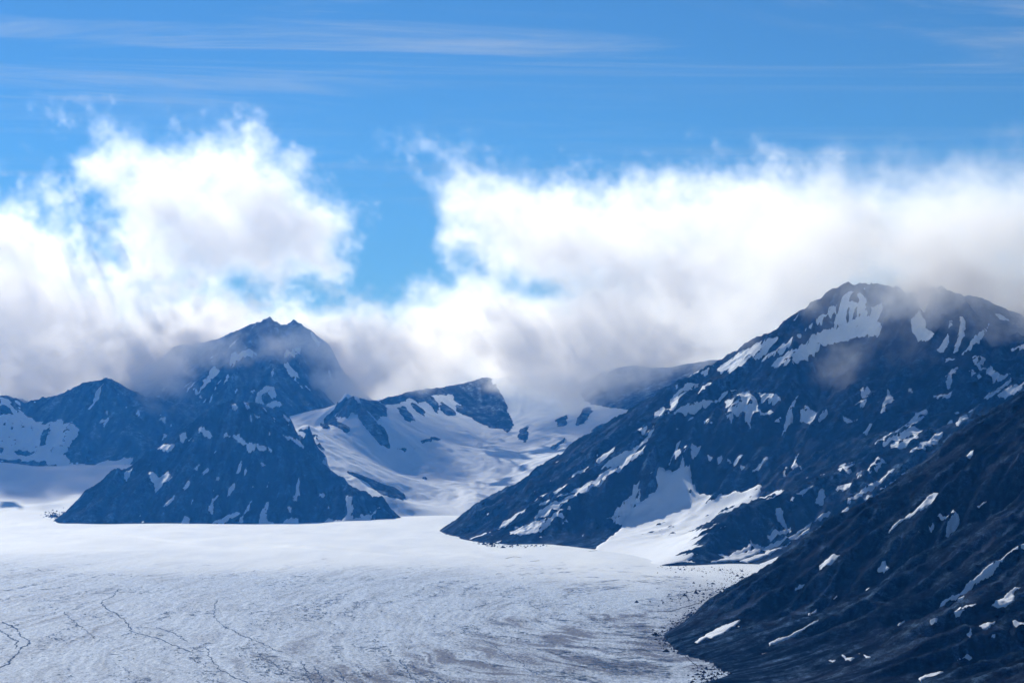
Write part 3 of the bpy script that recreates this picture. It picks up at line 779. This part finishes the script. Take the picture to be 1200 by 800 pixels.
sheets(M5, mt5, 'snow_patch', SNOW, [
    (5, [455,570, 500,530, 560,490, 640,455, 700,425, 650,432, 590,465, 490,492, 560,465, 650,428, 720,390, 800,350, 850,320, 900,290, 960,240, 1010,215, 1060,185, 1067,210, 1000,260, 930,310, 870,345, 800,400, 730,440, 640,490, 560,545, 500,562]),
    (5, [815,315, 850,280, 900,250, 960,225, 1060,145, 1066,160, 1000,218, 920,272, 860,302]), (5, [455,475, 520,438, 580,406, 560,427, 500,467]), (5, [570,435, 620,400, 672,376, 660,392, 600,427]),
    (5, [705,335, 735,310, 742,318, 715,344]), (5, [778,275, 830,233, 895,198, 890,217, 830,262, 790,277]), (5, [795,238, 820,220, 825,230, 800,244]),
    (5, [330,640, 440,600, 500,580, 560,555, 600,520, 670,500, 660,522, 622,555, 652,565, 650,592, 620,595, 630,570, 590,565, 540,600, 500,640, 430,652, 400,657]),
    (5, [285,618, 310,590, 360,555, 440,512, 400,547, 350,582, 330,607]), (5, [350,615, 390,600, 400,610, 370,620]), (5, [480,672, 520,650, 510,668]),
    (6, [630,410, 680,400, 730,395, 725,340, 770,300, 830,250, 890,240, 890,270, 840,300, 790,330, 760,380, 700,440, 640,440]), (6, [890,300, 920,265, 970,235, 975,260, 930,300, 910,320]),
    (6, [700,430, 760,390, 810,380, 870,350, 940,345, 1000,330, 1070,280, 1075,297, 1020,342, 950,372, 890,402, 830,432, 760,442]), (6, [830,215, 870,185, 950,160, 940,182, 880,197]),
    (6, [755,270, 765,240, 780,245, 765,277]), (6, [510,535, 540,510, 562,512, 530,540]), (6, [560,525, 590,506, 580,532]), (6, [595,540, 630,495, 640,500, 610,542]), (6, [740,515, 780,490, 815,473, 790,502]),
    (20, [260,405, 340,370, 370,400, 380,435, 410,425, 420,440, 390,445, 350,450, 345,485, 320,450, 290,435, 285,465, 265,450, 280,430]), (20, [370,375, 430,380, 440,395, 400,407, 375,397]),
    (20, [240,300, 300,255, 370,215, 430,198, 435,212, 390,250, 330,285, 290,307, 250,314]), (20, [375,275, 430,235, 500,190, 560,140, 620,98, 612,116, 540,167, 470,222, 440,247, 400,272]),
    (20, [410,290, 440,265, 500,225, 540,195, 600,170, 660,140, 750,130, 750,190, 700,205, 640,215, 590,225, 560,237, 530,267, 470,287]),
    (20, [445,505, 455,450, 470,403, 485,400, 478,440, 465,482]), (20, [500,430, 515,418, 555,435, 545,467, 520,467, 498,468]), (20, [545,465, 570,428, 590,427, 585,442, 560,462]), (20, [635,450, 650,458, 690,460, 670,470, 640,464]),
    (20, [685,370, 700,350, 720,365, 735,382, 710,380, 705,410, 690,422, 682,405, 692,390]), (20, [753,432, 766,395, 775,368, 784,385, 795,395, 775,407, 762,434]),
    (20, [850,150, 870,110, 885,130, 890,175, 920,185, 915,205, 885,215, 855,190]), (20, [930,240, 950,200, 968,170, 965,215, 950,250]), (20, [975,250, 995,180, 1000,135, 1020,140, 1015,180, 1005,220, 985,250]),
    (20, [1000,260, 1040,210, 1090,160, 1085,182, 1050,227, 1010,260]), (20, [1035,258, 1050,254, 1075,270, 1060,296, 1045,287]), (20, [950,330, 965,310, 998,290, 985,320, 965,358, 952,345]),
    (20, [1020,303, 1040,304, 1065,326, 1045,327]), (20, [1070,300, 1095,295, 1130,320, 1155,320, 1120,345, 1095,325]), (20, [1072,392, 1110,365, 1160,330, 1165,338, 1120,372, 1085,394]), (20, [1115,385, 1150,358, 1200,345, 1240,335, 1220,352, 1140,393]), (20, [915,380, 945,384, 978,373, 960,395, 930,397]),
    (20, [735,530, 780,500, 830,475, 870,435, 895,430, 885,455, 850,480, 885,485, 900,480, 850,530, 800,552, 760,540]), (20, [840,560, 880,530, 930,500, 955,498, 930,527, 880,557]), (20, [1170,235, 1200,222, 1240,225, 1200,238]),
    (20, [613,612, 640,594, 675,594, 650,626, 620,620]), (20, [675,630, 710,610, 745,570, 770,590, 730,620, 700,638]), (20, [613,677, 640,655, 670,654, 645,674]), (20, [625,722, 680,690, 740,650, 790,615, 760,645, 700,687, 650,717]),
    (20, [678,717, 740,680, 800,645, 790,657, 740,697, 700,717]), (20, [463,712, 500,680, 540,668, 510,697, 475,714]), (20, [350,622, 370,595, 398,575, 385,597, 360,624]), (20, [445,627, 458,600, 466,605, 452,630]),
    (20, [470,610, 485,575, 502,558, 488,590, 505,608, 480,613]), (20, [200,560, 235,575, 260,565, 250,600, 235,590, 215,580]), (20, [195,453, 215,459, 228,476, 210,472]), (20, [272,580, 290,590, 280,598]), (20, [305,595, 325,605, 312,610]),
    (20, [700,500, 720,465, 722,480, 708,510]), (20, [983,470, 1020,445, 1025,452, 995,475]), (20, [835,368, 848,350, 850,380]), (20, [815,637, 848,612, 846,622, 822,638]),
    (9, [50,560, 120,500, 180,430, 190,380, 225,378, 215,440, 210,510, 240,600, 100,600]),
    (11, [175,347, 195,322, 213,326, 205,350]), (11, [728,32, 760,0, 800,-12, 790,17, 750,34]),
    ])
sheets(M5, mt5, 'snow_apron', SNOW, [
    (20, [-60,800, -20,740, 40,690, 60,670, 30,620, 70,600, 110,620, 120,600, 95,570, 110,540, 130,550, 150,530, 190,545, 175,575, 155,590, 160,640, 190,700, 260,690, 330,685, 375,665, 380,690, 350,710, 400,700, 465,676, 400,712, 345,745, 275,795, 225,850, 150,900, 30,925, -80,915, -150,870]),
    ], thick=1.8, ragged=0.9, follow=0.4)
sheets(M5, mt5, 'snow_streak', SNOW, [
    (11, [320,350, 470,310, 600,268, 700,232, 790,185, 850,141, 835,167, 760,217, 660,264, 560,307, 470,342]), (11, [470,345, 600,300, 720,255, 842,170, 838,190, 770,227, 690,277, 600,322, 520,352]), (11, [400,327, 470,290, 530,255, 567,260, 520,292, 440,327]),
    (11, [580,362, 660,330, 720,300, 780,255, 850,220, 800,264, 730,320, 680,352, 620,387]), (11, [620,215, 680,190, 740,160, 745,180, 690,212, 640,230]), (11, [868,132, 920,100, 964,74, 957,90, 900,122]), (11, [985,107, 1010,85, 1052,70, 1047,90, 1000,110]),
    ], thick=1.3, ragged=0.6)
sheets(M5, mt5, 'rock_outcrop', ROCK_BLUE, [(9, [160,592, 195,522, 202,545, 175,598]), (9, [208,572, 245,548, 230,575]), (9, [350,395, 375,375, 392,410, 365,418]), (9, [472,440, 490,432, 488,452]), (9, [405,260, 430,255, 440,290, 420,290])], thick=3.2)
sheets(M7, mt7, 'snow_patch', SNOW, [
    (13, [325,435, 350,420, 400,385, 480,335, 560,300, 645,275, 640,297, 580,340, 500,385, 450,407, 410,402, 350,442]), (13, [620,325, 645,317, 635,332]),
    (13, [845,440, 900,413, 1000,383, 1100,328, 1195,273, 1195,287, 1080,357, 1000,397, 900,437, 850,455]), (13, [1105,258, 1150,223, 1190,198, 1180,222, 1130,254]), (13, [1030,60, 1060,30, 1100,12, 1075,40]),
    (12, [685,660, 720,625, 800,585, 860,530, 950,460, 1050,390, 1120,335, 1200,290, 1260,260, 1240,285, 1200,320, 1140,345, 1090,380, 1070,405, 980,480, 900,530, 840,580, 780,600, 720,640]),
    (12, [765,718, 800,690, 860,655, 930,623, 920,642, 870,682, 800,712]), (12, [990,660, 1030,630, 1080,600, 1110,575, 1150,548, 1180,546, 1140,577, 1145,600, 1130,640, 1080,657, 1020,664]),
    (12, [930,775, 960,755, 1030,745, 1000,775, 970,792]), (12, [1010,718, 1030,714, 1026,736]), (12, [1135,745, 1200,745, 1240,760, 1200,800, 1160,775]), (12, [460,755, 500,724, 508,732, 470,759]), (12, [655,752, 690,744, 670,759]),
    (12, [660,132, 700,108, 750,118, 790,100, 828,130, 800,195, 745,238, 750,170, 735,132, 690,137]), (12, [625,175, 650,185, 680,155, 672,190, 665,220, 672,255, 650,215]), (12, [575,210, 605,185, 590,240, 575,242]),
    (12, [340,440, 365,400, 392,380, 405,420, 430,440, 390,450, 350,455]), (12, [265,550, 290,535, 325,530, 280,572]), (12, [75,620, 100,585, 125,578, 110,602]), (12, [0,415, 40,375, 75,360, 120,360, 70,400, 10,447]),
    (12, [410,205, 450,175, 500,130, 560,85, 620,35, 650,-5, 700,-20, 720,0, 680,40, 620,75, 560,112, 500,147, 440,197]), (12, [918,77, 950,50, 987,23, 977,57, 930,94]), (10, [925,390, 945,360, 970,348, 965,375, 935,396]),
    (14, [145,525, 185,521, 175,533]), (14, [215,500, 240,505, 285,508, 260,526, 230,516]), (14, [308,488, 365,505, 340,506]), (14, [625,630, 650,605, 700,588, 775,580, 740,597, 680,617, 640,634]),
    (14, [840,510, 880,495, 920,493, 925,510, 890,507]), (14, [920,550, 950,538, 940,555]), (14, [970,540, 1012,524, 1000,538]), (14, [890,385, 910,362, 930,405, 905,417]), (14, [1018,420, 1025,400, 1058,394, 1045,417]), (14, [836,185, 875,178, 850,192]), (14, [135,390, 175,378, 160,390]),
    ], thick=1.3, ragged=0.8)

flecks(M5, SNOW, mt5, 301, -1.55, (330, 520))
flecks(M1, SNOW, mt1, 302, -1.95)
flecks(M7, SNOW, mt7, 303, -2.2)
flecks(M3, SNOW, mt3, 304, -1.5)
flecks(M2, SNOW, mt2, 305, -1.6)
# ------------------------------------------------------------------ clouds
def grf(shape, h, seed, slope=3.7, aniso=(1, 1, 1), lmax=None):
    """random field with a power-law spectrum on an (nz, ny, nx) grid, unit deviation"""
    r = np.random.default_rng(seed)
    F = np.fft.rfftn(r.standard_normal(shape).astype(np.float32))
    kz = np.fft.fftfreq(shape[0], h[2])[:, None, None] * aniso[2]
    ky = np.fft.fftfreq(shape[1], h[1])[None, :, None] * aniso[1]
    kx = np.fft.rfftfreq(shape[2], h[0])[None, None, :] * aniso[0]
    k2 = kx ** 2 + ky ** 2 + kz ** 2
    k0 = 1.0 / (lmax or 1e9)
    F *= (k2 + k0 ** 2 + 1e-12) ** (-slope / 4)
    F[0, 0, 0] = 0
    n = np.fft.irfftn(F, s=shape)
    return (n / n.std()).astype(np.float32)

def cloud_material(name, color, aniso=0.48):
    m = bpy.data.materials.new(name); m.use_nodes = True
    n, l = m.node_tree.nodes, m.node_tree.links
    n.clear()
    out = n.new('ShaderNodeOutputMaterial')
    at = n.new('ShaderNodeAttribute'); at.attribute_name = 'density'
    sc = n.new('ShaderNodeVolumeScatter')
    sc.inputs['Color'].default_value = (*color, 1)
    sc.inputs['Anisotropy'].default_value = aniso
    l.new(at.outputs['Fac'], sc.inputs['Density'])
    l.new(sc.outputs[0], out.inputs['Volume'])
    return m
MAT_CLOUD = cloud_material('cloud_droplets', (0.915, 0.957, 1.0))
MAT_MIST = cloud_material('thin_blue_mist', (0.76, 0.86, 1.0))

def cloud_object(name, lo, hi, dens, label, group=None):
    """dens[iz, iy, ix] in 1/m becomes a fog volume filling the box lo..hi"""
    nz, ny, nx = dens.shape
    me = bpy.data.meshes.new(name)
    me.vertices.add(dens.size)
    co = np.empty((dens.size, 3), np.float32)
    zz, yy, xx = np.meshgrid(np.linspace(lo[2], hi[2], nz, dtype=np.float32), np.linspace(lo[1], hi[1], ny, dtype=np.float32), np.linspace(lo[0], hi[0], nx, dtype=np.float32), indexing='ij')
    co[:, 0], co[:, 1], co[:, 2] = xx.ravel(), yy.ravel(), zz.ravel()
    me.vertices.foreach_set('co', co.ravel())
    at = me.attributes.new('droplets', 'FLOAT', 'POINT'); at.data.foreach_set('value', np.ascontiguousarray(dens, np.float32).ravel())
    mat = MAT_MIST if 'wisp' in name else MAT_CLOUD
    me.materials.append(mat)
    o = bpy.data.objects.new(name, me); C.objects.link(o)
    t = bpy.data.node_groups.new(name + '_fog', 'GeometryNodeTree')
    t.interface.new_socket('Geometry', in_out='INPUT', socket_type='NodeSocketGeometry')
    t.interface.new_socket('Geometry', in_out='OUTPUT', socket_type='NodeSocketGeometry')
    n, l = t.nodes, t.links
    gi, go = n.new('NodeGroupInput'), n.new('NodeGroupOutput')
    pos = n.new('GeometryNodeInputPosition')
    sp = n.new('ShaderNodeSeparateXYZ'); l.new(pos.outputs[0], sp.inputs[0])
    def m(op, a, b):
        q = n.new('ShaderNodeMath'); q.operation = op
        for i, v in enumerate((a, b)):
            if isinstance(v, (int, float)): q.inputs[i].default_value = v
            else: l.new(v, q.inputs[i])
        return q.outputs[0]
    def ix(s, a, b, k):
        return m('FLOOR', m('ADD', m('MULTIPLY', m('SUBTRACT', s, float(a)), (k - 1) / float(b - a)), 0.5), 0.0)
    fi = n.new('FunctionNodeFloatToInt')
    # integer arithmetic keeps large indices exact
    def im(op, a, b):
        q = n.new('FunctionNodeIntegerMath'); q.operation = op
        for i, v in enumerate((a, b)):
            if isinstance(v, int): q.inputs[i].default_value = v
            else: l.new(v, q.inputs[i])
        return q.outputs[0]
    def toint(s):
        q = n.new('FunctionNodeFloatToInt'); q.rounding_mode = 'ROUND'; l.new(s, q.inputs[0]); return q.outputs[0]
    iX, iY, iZ = (toint(ix(sp.outputs[i], lo[i], hi[i], k)) for i, k in enumerate((nx, ny, nz)))
    index = im('ADD', iX, im('MULTIPLY', im('ADD', iY, im('MULTIPLY', iZ, ny)), nx))
    n.remove(fi)
    na = n.new('GeometryNodeInputNamedAttribute'); na.data_type = 'FLOAT'; na.inputs['Name'].default_value = 'droplets'
    si = n.new('GeometryNodeSampleIndex'); si.data_type = 'FLOAT'; si.domain = 'POINT'; si.clamp = True
    l.new(gi.outputs[0], si.inputs['Geometry']); l.new(na.outputs[0], si.inputs['Value']); l.new(index, si.inputs['Index'])
    vc = n.new('GeometryNodeVolumeCube')
    vc.inputs['Min'].default_value = lo; vc.inputs['Max'].default_value = hi
    vc.inputs['Resolution X'].default_value = nx; vc.inputs['Resolution Y'].default_value = ny; vc.inputs['Resolution Z'].default_value = nz
    l.new(si.outputs[0], vc.inputs['Density'])
    sm = n.new('GeometryNodeSetMaterial'); sm.inputs['Material'].default_value = mat
    l.new(vc.outputs[0], sm.inputs['Geometry']); l.new(sm.outputs[0], go.inputs[0])
    md = o.modifiers.new('fog', 'NODES'); md.node_group = t
    return tag(o, label, 'cloud', None, group)

def cloud(name, label, D, poly, depth, voxel, seed, ext=0.012, edge=70.0, noise=(90.0, 0.60), warp=55.0, soft=75.0, slope=3.75, lean=0.0, shape_depth=None, aniso=(1, 1, 0.95)):
    """a bank of cloud: outline poly (photo positions at distance D) gives its profile in the world x-z plane there; it reaches depth metres to and fro"""
    poly = np.array(poly, float)
    wx, _, wz = unproject(poly[:, 0], poly[:, 1], D)
    pad = 130.0
    lo = np.array([wx.min() - pad, D - depth - 40, wz.min() - pad]); hi = np.array([wx.max() + pad, D + depth + 40, wz.max() + pad])
    nx, ny, nz = (int(round((hi[i] - lo[i]) / (voxel * (1.6 if i == 1 else 1)))) for i in range(3))
    h = [(hi[0] - lo[0]) / (nx - 1), (hi[1] - lo[1]) / (ny - 1), (hi[2] - lo[2]) / (nz - 1)]
    xs, ys, zs = np.linspace(lo[0], hi[0], nx), np.linspace(lo[1], hi[1], ny), np.linspace(lo[2], hi[2], nz)
    XX, ZZ = np.meshgrid(xs, zs)
    sd = poly_sd(XX, ZZ, np.stack([wx, wz], 1)).astype(np.float32)       # metres, positive inside
    sd = np.clip(sd, -200, 260)
    big = grf((nz, ny, nx), h, seed, 4.6, lmax=500)
    det = grf((nz, ny, nx), h, seed + 1, slope, aniso=aniso, lmax=noise[0] * 4)
    lean_px = (0.12 * (zs - zs.mean()) / h[0]).astype(int)
    for k in range(nz): det[k] = np.roll(det[k], -lean_px[k], axis=1)
    # warped profile
    fx = np.arange(nx, dtype=np.float32)[None, None, :] + big * (warp / h[0])
    fz = np.arange(nz, dtype=np.float32)[:, None, None] + np.roll(big, (nz // 3, ny // 2, nx // 3), (0, 1, 2)) * (warp * 0.8 / h[2])
    s = bilinear(sd, fx, fz)
    dy = ((ys - D) / depth)[None, :, None]
    dy = dy + 0.25 * np.roll(big, (nz // 2, 0, nx // 5), (0, 1, 2))
    e = s / edge - 1.3 * dy ** 2 + noise[1] * det + 0.15
    border = np.minimum.reduce(np.broadcast_arrays(np.arange(nz)[:, None, None], nz - 1 - np.arange(nz)[:, None, None], np.arange(ny)[None, :, None], ny - 1 - np.arange(ny)[None, :, None], np.arange(nx)[None, None, :], nx - 1 - np.arange(nx)[None, None, :]))
    d = np.clip(e / (soft / edge), 0, 2.2)
    d = d * d / (d + 0.8)
    d *= np.clip(0.85 + 0.5 * np.roll(det, (nz // 4, ny // 3, nx // 2), (0, 1, 2)) + 0.3 * big, 0.25, 2)
    d *= np.clip(border / 6.0, 0, 1)
    d[d < 0.01] = 0
    return cloud_object(name, tuple(map(float, lo)), tuple(map(float, hi)), (d * ext).astype(np.float32), label)
cloud_parts = [
    # name, label, D, outline, depth, voxel, seed, options
    ('cloud', 'tall white billow with a ragged crest above the left peak', 8800, [(70,150),(95,130),(120,132),(150,145),(190,150),(230,160),(262,150),(275,138),(300,150),(330,165),(350,185),(370,210),(400,230),(424,250),(425,268),(412,285),(420,312),(400,340),(350,352),(250,355),(180,365),(120,350),(110,290),(125,270),(105,230),(80,190)], 320, 6, 5, dict(ext=0.0036)),
    ('cloud', 'low white cloud bank resting behind the left ridge', 8450, [(-150,230),(0,240),(45,215),(62,235),(85,262),(110,290),(150,340),(240,340),(300,352),(280,385),(240,402),(225,440),(245,490),(300,520),(150,520),(-150,520)], 380, 6.5, 15, dict(ext=0.0044)),
    ('cloud', 'far white fog bank closing the view behind all the ridges', 9650, [(-200,290),(150,335),(330,352),(480,355),(600,335),(1000,320),(1050,540),(-200,540)], 260, 8, 14, dict(ext=0.006, edge=40, warp=30)),
    ('cloud', 'white cloud rising in the gap behind the left peak', 9000, [(180,350),(240,340),(320,350),(385,378),(420,380),(440,440),(430,490),(300,500),(180,480)], 200, 6, 16, dict(ext=0.005)),
    ('cloud', 'white cloud spilling over the cirque headwall', 8480, [(360,385),(400,362),(430,366),(470,345),(520,332),(560,327),(620,330),(700,330),(800,340),(870,380),(850,430),(780,444),(735,462),(700,485),(650,500),(610,497),(588,465),(565,442),(500,462),(455,480),(440,540),(360,540)], 400, 6, 25, dict(ext=0.0042, edge=36)),
    ('cloud', 'long white cloud bank with a scalloped top against blue sky', 8600, [(482,188),(510,190),(560,200),(600,205),(640,210),(680,216),(720,222),(760,212),(800,195),(830,205),(870,198),(890,192),(910,198),(960,212),(1000,205),(1000,400),(800,400),(640,350),(600,325),(560,300),(545,282),(520,262),(508,230)], 550, 7, 35, dict(ext=0.0031)),
    ('cloud', 'thick white cloud capping the great right mountain', 5570, [(880,230),(940,215),(975,210),(1010,208),(1060,200),(1100,188),(1150,182),(1200,177),(1330,170),(1330,450),(1200,440),(1150,408),(1080,385),(1000,378),(930,388),(870,425),(820,420),(830,300)], 400, 5.5, 45, dict(ext=0.0032, edge=30, warp=40, soft=70)),
    ('cloud_wisp', 'thin mist drifting across the face below the right summit', 5120, [(920,385),(1000,345),(1110,350),(1130,390),(1070,440),(1000,475),(940,450)], 130, 4.5, 55, dict(ext=0.0028, edge=40, warp=30, soft=60)),
    ('cloud_wisp', 'grey mist hanging in front of the right summit crest', 5230, [(945,352),(1000,300),(1100,300),(1200,305),(1290,430),(1190,418),(1140,382),(1050,378),(995,392)], 150, 4.5, 57, dict(ext=0.013, edge=24, warp=22, soft=60)),
    ('cloud_wisp', 'pale mist smothering the far ridge beyond the cirque', 8250, [(640,440),(700,410),(780,400),(850,400),(850,430),(790,450),(720,490),(660,500)], 130, 5.5, 95, dict(ext=0.008, edge=45, warp=30, soft=70)),
    ('cloud_wisp', 'ragged mist veiling the upper face of the left peak', 8270, [(140,460),(180,400),(230,385),(290,372),(350,372),(405,395),(415,450),(370,430),(300,425),(250,450),(200,470)], 180, 5, 65, dict(ext=0.011, edge=30, warp=35, soft=60)),
    ('cloud_wisp', 'torn mist in the gap between left ridge and left peak', 7900, [(120,430),(170,400),(210,405),(235,440),(242,480),(215,490),(175,482),(140,455)], 110, 4.5, 75, dict(ext=0.006, edge=30, warp=30, soft=50)),
    ('cloud_wisp', 'soft mist filling the saddle beside the small dark horn', 8320, [(362,440),(380,405),(430,415),(445,478),(400,497),(362,495)], 140, 5, 85, dict(ext=0.013, edge=26, warp=26, soft=60)),
]
for (nm, lb, D, poly, dep, vox, sd_, opt) in cloud_parts:
    o = cloud(nm, lb, D, poly, dep, vox, sd_, **opt)
    o['kind'] = 'stuff'

# ------------------------------------------------------------------ blue air
def haze():
    lo, hi = (-6000, -200, -120), (6000, 10400, 1500)
    v = np.array([(x, y, z) for z in (lo[2], hi[2]) for y in (lo[1], hi[1]) for x in (lo[0], hi[0])], float)
    q = np.array([(0, 2, 3, 1), (4, 5, 7, 6), (0, 1, 5, 4), (2, 6, 7, 3), (0, 4, 6, 2), (1, 3, 7, 5)])
    m = bpy.data.materials.new('blue_air'); m.use_nodes = True
    n, l = m.node_tree.nodes, m.node_tree.links; n.clear()
    out = n.new('ShaderNodeOutputMaterial'); p = n.new('ShaderNodeVolumePrincipled')
    p.inputs['Color'].default_value = (0.04, 0.31, 1.0, 1)
    p.inputs['Absorption Color'].default_value = (1, 1, 1, 1)
    p.inputs['Density'].default_value = 3.0e-5
    p.inputs['Density Attribute'].default_value = ''
    p.inputs['Anisotropy'].default_value = 0.5
    l.new(p.outputs[0], out.inputs['Volume'])
    return tag(link('haze', mesh_from('haze', v, q, False), m), 'faint blue air between the camera and the mountains', 'haze', 'stuff')
haze()
